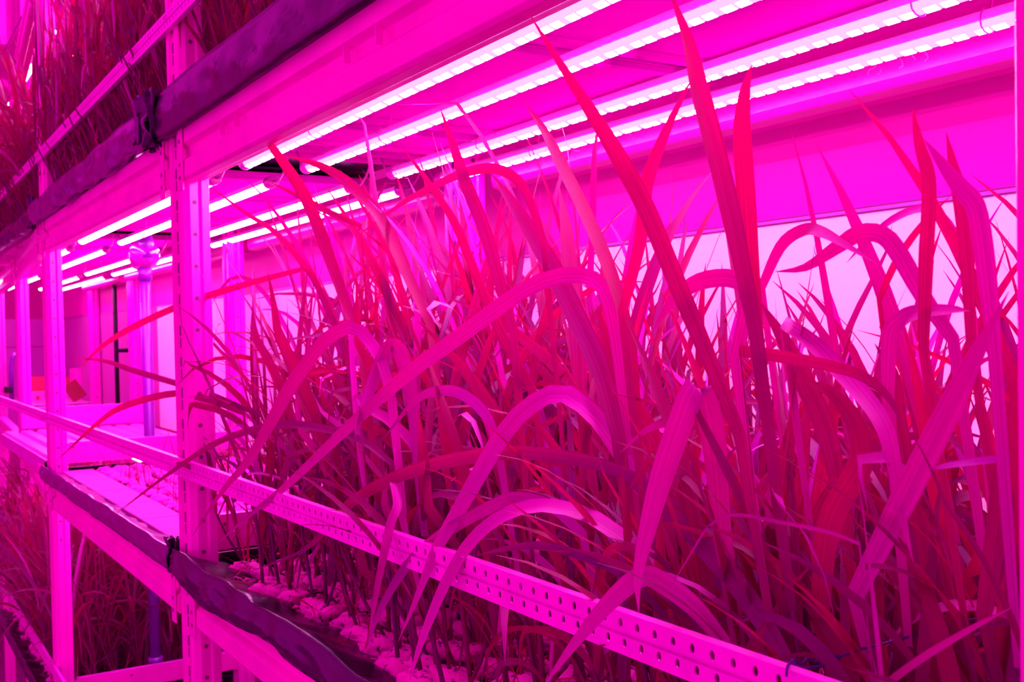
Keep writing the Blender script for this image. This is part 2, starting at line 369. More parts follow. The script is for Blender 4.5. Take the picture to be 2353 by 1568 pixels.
# wire tie, bottom right
wz = MB(); pts = [(1706, 1578), (1716, 1535)]
P = [onY(*q, -.014) for q in [(1807, 1555), (1808, 1540), (1810, 1530)]]+[onY(1815, 1524, .0)]+[onY(*q, Y) for q, Y in (((1850, 1537), .01), ((1890, 1530), .03), ((1930, 1510), .06), ((1980, 1492), .09), ((2060, 1472), .12), ((2140, 1450), .15), ((2230, 1425), .2), ((2330, 1412), .26))]
wz.tube(P, .0009, 6); P2 = [p+Vector((.0, 0, .0022*math.sin(i*1.9))) for i, p in enumerate([P[3].lerp(P[6], k/12) for k in range(13)])]
wz.tube(P2, .0009, 6)
o = wz.build('wire_tie', M_cord, None, True, origin=P[2]); tag(o, 'twisted violet wire tied through the perforated strip, bottom right', 'wire')
# ---------------------------------------------------------------- trays with liners
def liner(x0, x1, y, zb_fn, rim_fn, bot_fn, m, label_part, parent, seed, amp=.006, nx=90):
    b = MB(); rows = []
    nz_ = 9
    for i in range(nx+1):
        u = i/nx; x = x0+(x1-x0)*u
        b.v.append((x, y+.040, bot_fn(x)+.006))
        for j in range(nz_+4):
            if j <= nz_:
                v = j/nz_; z = bot_fn(x)+(rim_fn(x)-bot_fn(x))*v
                n = noise.noise(Vector((x*9+seed, v*1.6, seed)))+.6*noise.noise(Vector((x*26+seed+v*5, v*3, 3)))
                n += .8*abs(noise.noise(Vector((x*5.5+seed*3+v*1.2, v*.8, 9))))**.6-.35
                yy = y-.004-amp*(.6+n)*math.sin(PI*min(1, v*.9+.1))-.004*(1-v)
            else:
                q = (j-nz_)/3; n = noise.noise(Vector((x*14+seed, q*2, 7)))
                z = rim_fn(x)-.020*q-.012*q*q+.010*n*q; yy = y-.004+.030*q+.058*q*q+.010*n
            b.v.append((x, yy, z))
    k = nz_+5
    for i in range(nx):
        for j in range(k-1):
            a = i*k+j; b.f.append((a, a+k, a+k+1, a+1))
    o = wpart(b, 'liner_edge', m, parent, True); s = o.modifiers.new('thick', 'SOLIDIFY'); s.thickness = .0012
    if label_part: o['label'] = label_part
    return o
def lerpf(tab):
    xs, ys = zip(*tab); return lambda x: float(np.interp(x, xs, ys))
def tray(x0, x1, y0, z, label, m=M_foil, rim=None, bot=None, seed=1, amp=.006, base=-.052):
    t = empty('grow_tray', ((x0+x1)/2, y0+.35, z-.02), label, 'grow tray')
    b = MB().quadbox(x0, x1, y0+.045, y0+.69, z+base, z+base+.006)
    wpart(b, 'tray_floor', M_foil, t)
    for a in (x0+.004, x1-.010): wpart(MB().quadbox(a, a+.006, y0+.045, y0+.69, z+base+.006, z+base+.046), 'tray_end', M_foil, t)
    wpart(MB().quadbox(x0, x1, y0+.684, y0+.690, z+base+.006, z+base+.064), 'tray_back', M_foil, t)
    rim = rim or (lambda x: z+.010+.004*noise.noise(Vector((x*5, seed, 0)))); bot = bot or (lambda x: z-.036+.006*noise.noise(Vector((x*4, seed, 5))))
    liner(x0, x1, y0, None, rim, bot, m, None, t, seed, amp)
    return t
rim1 = lerpf([(.02, .012), (.1, .016), (.24, .008), (.39, .012), (.54, .006), (.68, .012), (.83, .011), (.96, .0), (1.3, .008), (1.86, .01)])
bot1 = lerpf([(.02, -.035), (.12, -.05), (.2, -.062), (.25, -.060), (.46, -.049), (.59, -.037), (.65, -.036), (.70, -.046), (.83, -.043), (1.0, -.05), (1.4, -.045), (1.86, -.04)])
tray(.015, 1.86, -.010, 0, 'grow tray of the tall grass with glossy black plastic liner', M_foil, rim1, bot1, 3, .010)
tray(-1.83, -.02, -.010, 0, 'seedling tray with thin purple plastic edge, left of the near upright', M_foil2, None, None, 9, .005)
tray(-.02, 1.9, -.010, PITCH, 'upper near tray wrapped in glossy black plastic', M_foil, lambda x: PITCH+.064+.004*math.sin(x*7), lambda x: PITCH-.030, 14, .009, .022)
tray(-1.86, -.04, -.012, PITCH, 'upper middle tray with torn crumpled purple plastic', M_foil2, lambda x: PITCH+.060+.016*noise.noise(Vector((x*4, 2, 2))), lambda x: PITCH-.024+.016*noise.noise(Vector((x*5, 8, 2))), 22, .014, .022)
tray(-3.6, -1.9, .0, PITCH, 'upper far tray with dark crumpled plastic', M_foil, lambda x: PITCH+.05+.016*noise.noise(Vector((x*4, 2, 2))), lambda x: PITCH-.02, 31, .016, .022)
tray(-1.83, -.02, -.010, -PITCH, 'lower middle tray under the seedling tray', M_foil, None, None, 41)
tray(-3.6, -1.9, .0, -PITCH, 'lower far tray at bottom left', M_foil, None, None, 45)
# gathered knots of plastic where liners meet the uprights
def knot(x, y, z, s, m, label, seed):
    b = MB(); nu, nv = 26, 12
    for i in range(nu+1):
        for j in range(nv+1):
            u = i/nu*2*PI; v = j/nv
            r = s*(.35+.65*abs(v-.45)**.8)*(1+.55*noise.noise(Vector((math.cos(u)*1.7+seed, math.sin(u)*1.7, v*3))))*(1+.25*math.sin(u*7+v*4))
            b.v.append((r*math.cos(u)*1.15, r*math.sin(u)*.45-.012, (v-.5)*s*2.1+.02*noise.noise(Vector((u, v*3, seed)))))
    for i in range(nu):
        for j in range(nv):
            a = i*(nv+1)+j; b.f.append((a, a+nv+1, a+nv+2, a+1))
    o = b.build('plastic_knot', m, None, True); o.location = (x, y, z); tag(o, label, 'plastic sheet')
    q = o.modifiers.new('thick', 'SOLIDIFY'); q.thickness = .001
    return o
knot(-.055, -.004, .885, .052, M_foil, 'gathered black plastic knot at the near left upright under the upper bed', 1)
knot(-.12, -.014, .895, .040, M_foil2, 'shiny purple fold of plastic left of the black knot', 5)
knot(-1.86, .0, .885, .05, M_foil, 'crumpled dark plastic at the second upright, far left', 8)
knot(-.035, .012, -.012, .034, M_foil, 'crumpled black plastic between the two trays at the near left upright', 12)
knot(-1.84, .02, -.012, .028, M_black, 'dark rubber fold at the end of the ribbed lid', 17)
# end plates of trays
def plate(x, y0, y1, z0, z1, label, flange=True, m=M_metal):
    t = empty('end_plate', (x, y0, z0), label, 'metal plate')
    wpart(MB().extrude([(y0, z0), (y0, z1-.008), (y0+.02, z1), (y1, z1), (y1, z0)], x, x+.002), 'plate_sheet', m, t)
    if flange: wpart(MB().quadbox(x-.02, x+.002, y0+.02, y1, z1, z1+.002), 'flange', M_zinc, t)
    for yy in (y0+.03, y0+.2, y0+.4):
        if yy < y1: wpart(MB().tube([(x+.002, yy, z1-.018), (x+.0035, yy, z1-.018)], .0035, 8), 'screw_head', M_dark, t)
    return t
plate(.035, .056, .62, .002, .072, 'plain metal end plate at the left end of the tall grass bed')
plate(-1.745, .05, .62, .018, .088, 'metal end plate closing the seedling tray by the second upright')
plate(-3.46, .12, .72, .02, .118, 'distant metal end plate beyond the ribbed lid')
plate(-1.745, .05, .66, -.80, -.735, 'low cross plate under the violet drain pipe')
plate(.03, .056, .62, -.80, -.38, 'wide metal end plate below the near left upright')
plate(.085, .054, .115, .955, .992, 'small folded bracket on the near left upright beside the upper tray')
# ribbed white lid in bay three
t = empty('ribbed_lid', (-2.7, .35, .0), 'ribbed white lid covering the third tray, far left', 'tray lid')
n = 9
for k in range(n):
    y0 = .035+k*.072
    wpart(MB().extrude([(y0, .0), (y0+.012, .014), (y0+.05, .014), (y0+.062, .0), (y0+.072, .0), (y0+.072, -.003), (y0, -.003)], -3.45, -1.93), 'rib', M_lid, t)
wpart(MB().quadbox(-3.45, -1.93, .03, .036, -.05, .004), 'front_skirt', M_lid, t)
# ---------------------------------------------------------------- pipes and siphon
t = empty('drain_pipe', (-1.86, .36, -.74), 'violet drain pipe standing behind the seedling tray', 'pipe')
wpart(MB().tube([(-1.86, .36, -.74), (-1.86, .36, .685)], .0195, 18), 'pipe_shaft', M_pipe, t, True)
wpart(MB().tube([(-1.86, .36, .655), (-1.86, .36, .700)], .0245, 18), 'collar', M_pipe, t, True)
wpart(MB().tube([(-1.86, .36, -.76), (-1.86, .36, -.735)], .027, 18), 'foot_flange', M_pipe, t, True)
t = empty('siphon_trap', (-1.86, .36, .70), 'clear plastic bottle trap above the violet drain pipe', 'drain trap')
zz = [.700, .712, .730, .765, .790, .800, .820]; rr = [.022, .040, .052, .054, .040, .024, .022]
wpart(MB().tube([(-1.86, .36, z) for z in zz], rr, 20), 'trap_bowl', M_jar, t, True)
wpart(MB().tube([(-1.835, .36, z) for z in (.735, .80, .835)], [.03, .027, .018], 14), 'trap_cup', M_pipe, t, True)
wpart(MB().tube([(-1.835, .36, .83), (-1.835, .36, .862)], .016, 12), 'inlet_neck', M_jar, t, True)
wpart(MB().tube([(-1.93, .34, .80), (-1.97, .33, .75), (-1.94, .34, .71), (-1.88, .355, .695)], .0075, 8), 'side_hose', M_jar, t, True)
t = empty('black_pole', (-4.35, .63, -.2), 'thin black pole rising behind the ribbed lid', 'pole')
pa, pb = onX(262, 632, -4.3), onX(271, 930, -4.3)
wpart(MB().tube([pa, pb], .0125, 10), 'pole_shaft', M_black, t, True)
c_ = onX(268, 806, -4.3); wpart(MB().tube([c_+Vector((0, -.01, 0)), c_+Vector((0, .07, 0))], .012, 8), 'clamp', M_black, t, True)
pp = [onX(*q, -5.2) for q in ((36, 812), (28, 822), (26, 850), (27, 920))]
o = MB().tube(pp, .014, 10).build('bent_hose', M_pipe, None, True, origin=pp[-1]); tag(o, 'bent violet hose beside the third upright, far left', 'hose')
pp = onX(18, 896, -5.2); o = MB().quadbox(-.03, .03, -.02, .025, -.02, .02).build('dark_valve', M_black, None, bevel=.006); o.location = pp; tag(o, 'small dark valve beside the bent hose at far left', 'valve')
# far objects on the distant shelf
def flatbox(name, q0, q1, X, d, m, label, cat, rot=0):
    a, b = onX(*q0, X), onX(*q1, X); c = (a+b)/2; o = MB().quadbox(-d/2, d/2, -abs(b.y-a.y)/2, abs(b.y-a.y)/2, -abs(a.z-b.z)/2, abs(a.z-b.z)/2).build(name, m, None, bevel=.004)
    o.location = c; o.rotation_euler = (rot, 0, 0); return tag(o, label, cat)
flatbox('storage_bin', (62, 866), (100, 898), -6.3, .2, M_bin, 'crimson storage bin on the distant shelf between the left uprights', 'bin')
flatbox('storage_bin', (140, 866), (166, 896), -6.3, .2, M_bin, 'crimson bin half hidden right of the second upright', 'bin')
flatbox('white_crate', (62, 899), (100, 936), -6.3, .2, M_lid, 'pale crate under the crimson bin between the left uprights', 'crate')
flatbox('white_crate', (140, 897), (166, 936), -6.3, .2, M_lid, 'pale crate under the half hidden crimson bin', 'crate')
flatbox('tilted_card', (153, 876), (190, 920), -5.6, .01, M_card, 'dark red square card standing tilted in the distance', 'card', .55)
flatbox('pale_carton', (163, 847), (210, 925), -6.0, .15, M_metal, 'pale pink carton behind the tilted dark red card', 'carton')
flatbox('small_bottle', (84, 910), (91, 924), -6.1, .04, M_bin, 'tiny red bottle on the distant shelf', 'bottle')
flatbox('red_lid', (200, 919), (216, 926), -5.7, .06, M_bin, 'small bright red lid right of the tilted card', 'lid')
o = MB().quadbox(-6.6, -5.5, .15, .79, .015, .03).build('far_shelf', M_lid, None, bevel=.002); tag(o, 'distant pale shelf board carrying bins and a card', 'shelf')
# ---------------------------------------------------------------- grass
def ribbon(P, S, W, fold=.18):
    """P points, S side unit vectors, W half widths -> MB with v shaped blade"""
    b = MB(); b.uv = []; m = len(P)
    for i in range(m):
        t = (P[min(i+1, m-1)]-P[max(i-1, 0)])
        n = t.cross(S[i]); n = n.normalized() if n.length > 1e-9 else Vector((0, 0, 1))
        w_ = W[i]
        for q, u in ((-1, 0), (0, .5), (1, 1)):
            p = P[i]+S[i]*(q*w_)+n*(w_*fold*(abs(q)-.5)); b.v.append(tuple(p)); b.uv.append((u, i/(m-1)))
    for i in range(m-1):
        for q in (0, 1):
            a = i*3+q; b.f.append((a, a+1, a+4, a+3))
    return b
def wprof(s, w_, tip=.55, base=.55):
    a = base+(1-base)*min(1, s/.25)
    c = 1 if s < tip else max(.02, (1-((s-tip)/(1-tip))**1.6))
    return w_*.5*a*c
def rleaf(p0, az, el, L, droop, wd, twist=0, n=10, wob=0):
    P = [Vector(p0)]; S = []; ds = L/(n-1)
    for i in range(n):
        s = i/(n-1); e = el-droop*s**1.4; a = az+wob*math.sin(s*2.5)
        d = Vector((math.cos(a)*math.cos(e), math.sin(a)*math.cos(e), math.sin(e)))
        h = Vector((-math.sin(a), math.cos(a), 0)); nn = d.cross(h)
        tw = twist*s; S.append(h*math.cos(tw)+nn*math.sin(tw))
        if i < n-1: P.append(P[-1]+d*ds)
    return P, S, [wprof(i/(n-1), wd) for i in range(n)]
ZC = .775
def clampz(P, zoff=0):
    for p in P:
        z = p.z-zoff
        if z > ZC: p.z = ZC+zoff
    return P
# plug prototypes
plug_me = []
for k in range(6):
    bm_ = MB(); import bmesh
    bm = bmesh.new(); bmesh.ops.create_icosphere(bm, subdivisions=3, radius=1)
    for v in bm.verts:
        n1 = noise.noise(v.co*1.3+Vector((k*5, 0, 0))); n2 = noise.noise(v.co*3.5+Vector((0, k*5, 0)))
        f = 1+.35*n1+.22*n2; v.co = Vector((v.co.x*.030*f, v.co.y*.026*f, v.co.z*.017*f))
    me = bpy.data.meshes.new('plug'); bm.to_mesh(me); bm.free(); me.materials.append(M_plug)
    me.polygons.foreach_set('use_smooth', [True]*len(me.polygons)); plug_me.append(me)
def local(mb, off): mb.v = [(v[0]-off[0], v[1]-off[1], v[2]-off[2]) for v in mb.v]; return mb
def stem_mb(a, b, r0=.0027, r1=.0020, bend=.01):
    a, b = Vector(a), Vector(b); n = 6; off = Vector((R.uniform(-1, 1), R.uniform(-1, 1), 0))*bend
    P = [a.lerp(b, i/n)+off*math.sin(PI*i/n) for i in range(n+1)]
    m = MB().tube(P, [r0+(r1-r0)*i/n+(.0006 if i in (2, 4) else 0) for i in range(n+1)], 6); m.uv = [(0.3, 0)]*len(m.v); return m
def plant(root, label, group, n_leaf, hgt, lean, spread, name='grass_plant', wmax=.015, zoff=0, plug=True, yhi=.72, ylo=None):
    """returns list of (name, MB, mat); stems first"""
    out = []
    nt_ = 2 if n_leaf > 5 else 1
    base = Vector(root); k = 0
    for ti in range(nt_):
        sh = hgt*R.uniform(.35, .62); a = R.uniform(0, 2*PI)
        top = base+Vector((lean[0]*sh+R.gauss(0, .03), lean[1]*sh+R.gauss(0, .025), sh))
        b0 = base+Vector((math.cos(a)*.007, math.sin(a)*.007, .004))
        out.append(('stem', stem_mb(b0, top), M_stem))
        for q in range(n_leaf//nt_+(1 if ti == 0 and n_leaf % nt_ else 0)):
            f = R.uniform(.25, 1.0) if q else 1.0
            p0 = b0.lerp(top, f); L = hgt*R.uniform(.55, 1.05)*(1.0 if f > .5 else .75)
            az = math.atan2(lean[1]+R.gauss(0, .8), lean[0]+R.gauss(0, .8))
            if q < 2: el, dr = R.uniform(1.25, 1.5), R.uniform(.1, .9)
            else: el, dr = R.uniform(.95, 1.4), R.uniform(.8, 2.9)*spread
            P, S, W = rleaf(p0, az, el, L, dr, R.uniform(.45, 1)*wmax, R.gauss(0, 1.0), 10, R.gauss(0, .35))
            for p in P:
                if ylo is not None and p.y < ylo: p.y = ylo+(p.y-ylo)*.06
                if p.y > yhi: p.y = yhi+(p.y-yhi)*.1
                if p.z-zoff > ZC: p.z = zoff+ZC-R.random()*.01
                if p.z < zoff-.02 and p.y > 0: p.z = zoff-.02+R.random()*.02
            # turn the blade about its own axis so faces are not all level
            t0 = R.uniform(-1.3, 1.3); S2 = []
            for i, s in enumerate(S):
                d = (P[min(i+1, 9)]-P[max(i-1, 0)]).normalized(); S2.append((s*math.cos(t0)+d.cross(s)*math.sin(t0)).normalized())
            out.append(('leaf', ribbon(P, S2, W, R.uniform(.1, .35)), M_leaf if R.random() < .8 else M_leafB)); k += 1
    for q in range(3 if n_leaf > 4 else 1):
        P, S, W = rleaf(base+Vector((R.uniform(-.01, .01), R.uniform(-.01, .01), .004)), R.uniform(0, 2*PI), R.uniform(1.1, 1.5), hgt*R.uniform(.25, .75), R.uniform(.1, 1.6), R.uniform(.003, .007), R.gauss(0, 1), 8, .3)
        for p in P:
            if ylo is not None and p.y < ylo: p.y = ylo
            if p.y > yhi: p.y = yhi
        out.append(('leaf', ribbon(P, S, W, .25), R.choice((M_leaf, M_stem, M_dry)) if R.random() < .5 else M_leaf))
    return out
def realise(parts, root, label, group, name='grass_plant', plug=True, cat='plant'):
    t = empty(name, root, label, cat, group)
    for nm_, mb, m in parts: local(mb, root).build(nm_, m, t, True)
    if plug: linkpart('root_plug', R.choice(plug_me), t, (0, 0, -.012), (R.uniform(-.2, .2), R.uniform(-.2, .2), R.uniform(0, 6.28)))
    return t
# tall grass bed -------------------------------------------------
GX, GY = 25, 9
cells = [(.17+i*(1.65/(GX-1)), .098+j*(.55/(GY-1))) for i in range(GX) for j in range(GY)]
for (x, y) in cells:
    x += R.uniform(-.016, .016); y += R.uniform(-.014, .014)
    small = x < .22
    prox = min(1, max(0, (x-.05)/.5))
    h = R.uniform(.40, .60) if x < 1.0 else R.uniform(.30, .43)
    if y < .2: h *= .85
    if small: h *= .62
    lean = (-.26-.12*R.random(), -.06) if x < 1.2 else (R.uniform(-.2, .12), -.04)
    zone = ('front edge' if y < .2 else 'middle' if y < .45 else 'back')
    zx = 'left end' if x < .6 else 'centre' if x < 1.2 else 'right end'
    nl_ = R.choice((8, 9, 10)) if x < 1.2 else R.choice((8, 9))
    if y < .2: nl_ -= 2
    if y < .1 and .5 < x: h *= .62; nl_ = 4
    parts = plant((x, y, -.008), None, None, nl_, h, lean, 1.0, ylo=(.035 if x > .45 else -.03), wmax=.0135 if x < .45 else .0175)
    realise(parts, (x, y, -.008), 'tall grass plant in a fibre plug, %s of the bed, %s' % (zone, zx), 'tall grass plants, %s, %s' % (zone, zx))
# scattered fibre crumbs on the bed
b = MB()
for _ in range(1500):
    x, y = R.uniform(.05, 1.84), R.uniform(.045, .66); s = R.uniform(.004, .011); z = -.030+R.uniform(0, .012)
    n0 = len(b.v); rot = Matrix.Rotation(R.uniform(0, 6), 3, 'Z') @ Matrix.Rotation(R.uniform(-.5, .5), 3, 'X')
    for v in ((1, 0, 0), (-1, .2, 0), (0, .8, .1), (0, -.8, 0), (.1, 0, .55), (0, 0, -.5)): q = rot @ Vector(v); b.v.append((x+q.x*s, y+q.y*s, z+q.z*s))
    for f in ((0, 2, 4), (2, 1, 4), (1, 3, 4), (3, 0, 4), (2, 0, 5), (1, 2, 5), (3, 1, 5), (0, 3, 5)): b.f.append(tuple(n0+i for i in f))
o = b.build('fibre_crumbs', M_plug); tag(o, 'loose pale fibre crumbs strewn on the dark tall grass bed', 'growing medium', kind='stuff')
b = MB(); b.uv = []
for _ in range(420):
    x, y = R.uniform(.05, 1.84), R.uniform(.045, .6); P, S, W = rleaf((x, y, -.012), R.uniform(0, 6.28), R.uniform(0, .7), R.uniform(.04, .13), R.uniform(.3, 1.1), R.uniform(.0012, .004), 1, 6, .5)
    for p in P: p.z = max(p.z, -.014)
    r_ = ribbon(P, S, W); n0 = len(b.v); b.v += r_.v; b.uv += r_.uv; b.f += [tuple(n0+i for i in f) for f in r_.f]
o = b.build('dry_threads', M_dry, None, True); tag(o, 'thin dry reddish threads and litter lying on the tall grass bed', 'plant litter', kind='stuff')

# leading leaves that stand out one by one in the photograph
def catmull(P, n):
    P = [P[0]*2-P[1]]+P+[P[-1]*2-P[-2]]; out = []; m = len(P)-3
    for k in range(n):
        u = k/(n-1)*m; i = min(int(u), m-1); f = u-i; a, b_, c, d = P[i:i+4]
        out.append(.5*((2*b_)+(c-a)*f+(2*a-5*b_+4*c-d)*f*f+(3*b_-a-3*c+d)*f**3))
    return out
HERO = [
 # pixel points base->tip, width px, Y base, Y tip, label, material B?
 ([(1500,1165),(1430,1050),(1370,960),(1290,904),(1210,940),(1150,1010),(1100,1095),(1045,1190),(1000,1270),(960,1370),(915,1475)],46,.18,-.06,'plant whose broad bright leaf arches over the centre of the bed down past the strip',1),
 ([(1600,1370),(1530,1310),(1450,1252),(1350,1185),(1240,1163),(1150,1190),(1080,1250),(1030,1330),(990,1420),(960,1500),(942,1565)],44,.12,-.09,'plant with the lowest big arching leaf curling over the perforated strip',1),
 ([(1660,1230),(1645,1060),(1628,950),(1600,890),(1560,985),(1520,1100),(1490,1210),(1466,1320),(1468,1410)],56,.10,-.05,'plant whose folded bright magenta leaf hangs straight down right of centre',1),
 ([(1665,1478),(1600,1400),(1530,1345),(1475,1325),(1400,1385),(1320,1480),(1240,1590)],44,.06,-.10,'plant with a broad leaf bent forward over the strip at the bottom edge',1),
 ([(1560,1170),(1470,1105),(1380,1068),(1280,1048),(1180,1040),(1080,1050),(980,1072),(880,1110),(800,1160),(740,1225),(690,1270),(574,1314)],30,.14,-.03,'plant with a long purple-shaded leaf sweeping level across the centre left',0),
 ([(1812,1528),(1760,1440),(1700,1350),(1620,1258),(1560,1198),(1500,1150),(1400,1075)],46,.05,.16,'plant with a straight dark violet leaf leaning left above the wire tie',0),
 ([(1755,1410),(1768,1310),(1786,1200),(1800,1100),(1815,1000),(1822,930)],44,.16,.20,'plant with a stiff upright crimson leaf, pointed tip, right of centre',0),
 ([(1660,960),(1600,950),(1540,968),(1480,992),(1425,1042)],18,.16,.06,'plant with a small curled pink leaf tip near the centre',1),
 ([(1700,806),(1790,818),(1900,838),(1980,862),(2040,910),(2078,985)],36,.10,.08,'plant with a wide level leaf reaching right from a dark joint',0),
 ([(1800,740),(1870,790),(1946,869),(2000,930),(2036,994),(2058,1090),(2076,1200),(2098,1290)],40,.16,.10,'plant with a bright drooping leaf right of the level one',1),
 ([(1962,1375),(2060,1180),(2130,1040),(2190,920),(2250,800),(2318,670)],56,.12,.06,'plant with a very broad blade slanting up to the right edge',1),
 ([(1700,1000),(1640,850),(1560,660),(1490,490),(1430,375),(1370,275),(1290,150),(1215,30)],40,.06,.02,'plant with the long slanting blade crossing all four tubes',0),
 ([(1735,760),(1690,540),(1645,350),(1608,210),(1580,90),(1535,-30)],46,.08,.04,'plant whose tallest blade leaves the frame at the top',0),
 ([(1430,720),(1470,560),(1485,430),(1504,367),(1543,274),(1596,168)],28,.10,.06,'plant with a blade leaning right to meet the tallest blade',0),
 ([(1740,760),(1722,560),(1712,420),(1705,300),(1712,210),(1728,148)],40,.10,.10,'plant with a smooth spear-shaped upright blade right of the tallest one',0),
 ([(2122,800),(2128,600),(2135,423),(2112,328),(2096,245)],32,.14,.14,'plant with a pointed upright blade before the white board, right',0),
 ([(2285,800),(2270,650),(2246,487),(2211,436),(2167,379),(2122,318)],42,.12,.12,'plant with a broad blade bending left before the white board',1),
 ([(2232,800),(2222,600),(2205,450),(2190,380),(2174,303)],30,.16,.16,'plant with a thin violet upright blade beside the bent broad one',0),
 ([(1750,660),(1795,565),(1848,528),(1890,534),(1943,563),(2023,611)],26,.20,.14,'plant with a small arched leaf before the bright board',1),
 ([(2190,780),(2120,680),(2070,590),(2030,541),(1975,536),(1920,570),(1850,615),(1780,625)],40,.18,.16,'plant with a leaf hooped to the left under the seam line',1),
 ([(2235,720),(2205,570),(2165,500),(2115,480),(2050,505),(1990,555),(1945,605)],22,.24,.24,'plant with a thin hooped leaf above the wider hoop',1),
 ([(2020,690),(2060,600),(2120,515),(2186,448)],16,.22,.22,'plant with a narrow dark leaf crossing the upright blade on the right',0),
 ([(1425,850),(1408,732),(1385,662),(1350,636),(1290,634),(1220,658),(1150,704),(1080,756),(1020,800),(950,850),(857,930),(755,1025),(653,1122),(560,1195),(500,1250)],36,.16,-.04,'plant with the longest leaf, arching from centre down to the strip at left',1),
 ([(900,920),(872,820),(812,752),(745,785),(690,855),(655,910),(620,975),(570,1060),(510,1130),(440,1235)],30,.06,-.06,'plant with a leaf arching down over the near left upright',1),
 ([(950,930),(925,820),(897,792),(862,860),(838,930),(815,1010)],42,.10,.0,'plant with a short folded leaf left of centre',1),
 ([(600,955),(480,905),(400,880),(300,850),(240,830),(160,822)],13,.08,-.04,'plant with a thin level leaf crossing the near left upright',0),
 ([(690,620),(560,655),(420,700),(300,755),(230,800),(178,852)],14,.10,-.04,'plant with a long thin leaf reaching far left at eye level',0),
 ([(900,1065),(830,1012),(740,985),(653,976),(577,990),(490,1022),(380,1095),(259,1187)],20,.06,-.08,'plant with a narrow leaf drooping far left before the tray',0),
 ([(560,950),(480,920),(398,905),(286,934),(223,974),(125,1064)],15,.05,-.05,'plant with a slender leaf pointing left past the upright',0),
 ([(800,820),(730,655),(691,599),(653,553),(615,520),(564,489),(472,420)],20,.10,.06,'plant with a leaf leaning left in front of the lit tubes near the upright',0),
 ([(830,800),(760,600),(710,470),(670,400),(620,330),(574,252)],26,.06,.02,'plant with a tall blade reaching the front beam',0),
 ([(990,750),(930,620),(871,497),(820,440),(775,402),(720,375),(655,358)],28,.10,.05,'plant with a dark blade bending left under the first tubes',0),
 ([(830,520),(760,490),(696,456),(615,416)],14,.12,.10,'plant with a small dark blade tip over the second tube',0),
 ([(1180,760),(1140,620),(1110,520),(1070,420),(1040,330),(1012,250)],28,.12,.08,'plant with a straight blade touching the second tube',0),
 ([(1450,780),(1400,620),(1340,480),(1290,380),(1250,300),(1205,235)],34,.12,.10,'plant with a broad tapering blade left of the slanting one',0),
 ([(1250,560),(1225,480),(1190,415),(1140,388),(1085,392),(1016,418),(920,470),(815,547)],22,.14,.10,'plant with a dark hooped leaf crossing before the rear upright',0),
 ([(905,1110),(912,1160),(895,1210),(869,1337),(845,1480)],26,.02,-.06,'plant with a hanging leaf in front of the perforated strip',1),
 ([(1340,1230),(1270,1165),(1200,1146),(1150,1153),(1020,1225),(931,1305),(870,1410),(840,1500)],30,.10,-.06,'plant with a leaf arched low over the strip, left of the big arches',1),
 ([(1540,1430),(1452,1336),(1367,1289),(1248,1255),(1160,1262),(1088,1280)],20,.06,.0,'plant with a violet leaf lying along the top of the strip',0),
 ([(1975,1250),(1900,1222),(1792,1200),(1690,1183),(1631,1208),(1588,1272),(1530,1368)],11,.10,-.02,'plant with a thin twisted pink leaf above the strip',1),
 ([(2010,1600),(2053,1560),(2130,1505),(2240,1440),(2335,1392)],18,.05,.05,'plant with a narrow pale blade slanting along the bottom right',1),
 ([(2350,1050),(2250,1060),(2180,1070),(2136,1080)],20,.14,.10,'plant with a twisted level leaf emerging by the near upright',1),
 ([(1885,1420),(1893,1281),(1915,1180),(1965,1095),(1982,1040),(1960,960),(1900,895),(1848,878)],54,.12,.14,'plant with a big folded dark leaf, lower right',0),
 ([(1690,830),(1720,680),(1680,640),(1600,650),(1540,700),(1500,760)],40,.12,.08,'plant with a broad shiny fold near the middle right',1),
 ([(2040,900),(2045,780),(2060,745),(2100,720),(2180,712),(2230,715)],40,.16,.14,'plant with a wide fold catching light at right',1),
 ([(1150,1060),(1120,960),(1060,905),(1000,900),(950,925),(880,1010)],24,.12,.04,'plant with a small hoop left of the broad arch',1),
 ([(1330,900),(1325,760),(1310,640),(1300,520),(1285,430)],40,.20,.22,'plant with a wide upright blade behind the broad arch',0),
 ([(1420,1000),(1380,850),(1330,740),(1260,600),(1180,470),(1130,400)],44,.14,.16,'plant with a thick leaning blade in the centre',0),
 ([(1570,1180),(1500,1010),(1440,900),(1400,800),(1370,700)],50,.20,.2,'plant with a broad red blade behind the hanging leaf',0),
 ([(1225,900),(1150,760),(1090,620),(1050,520),(1000,440),(925,338)],32,.14,.12,'plant with a leaning blade left of the dark hoop',0),
 ([(1940,1180),(1900,1000),(1850,880),(1800,780),(1745,690)],44,.18,.18,'plant with a red leaning blade right of the dark joint',0),
 ([(2260,1420),(2290,1240),(2310,1050),(2330,880)],48,.16,.14,'plant with a dark red blade beside the near upright',0),
 ([(1600,1060),(1540,1000),(1480,1080),(1440,1130)],20,.14,.08,'plant with a short crimson leaf below the centre',0),
 ([(2110,1180),(2080,1060),(2060,960),(2050,860),(2010,790)],40,.2,.2,'plant with a red blade behind the bright drooping leaf',0),
]
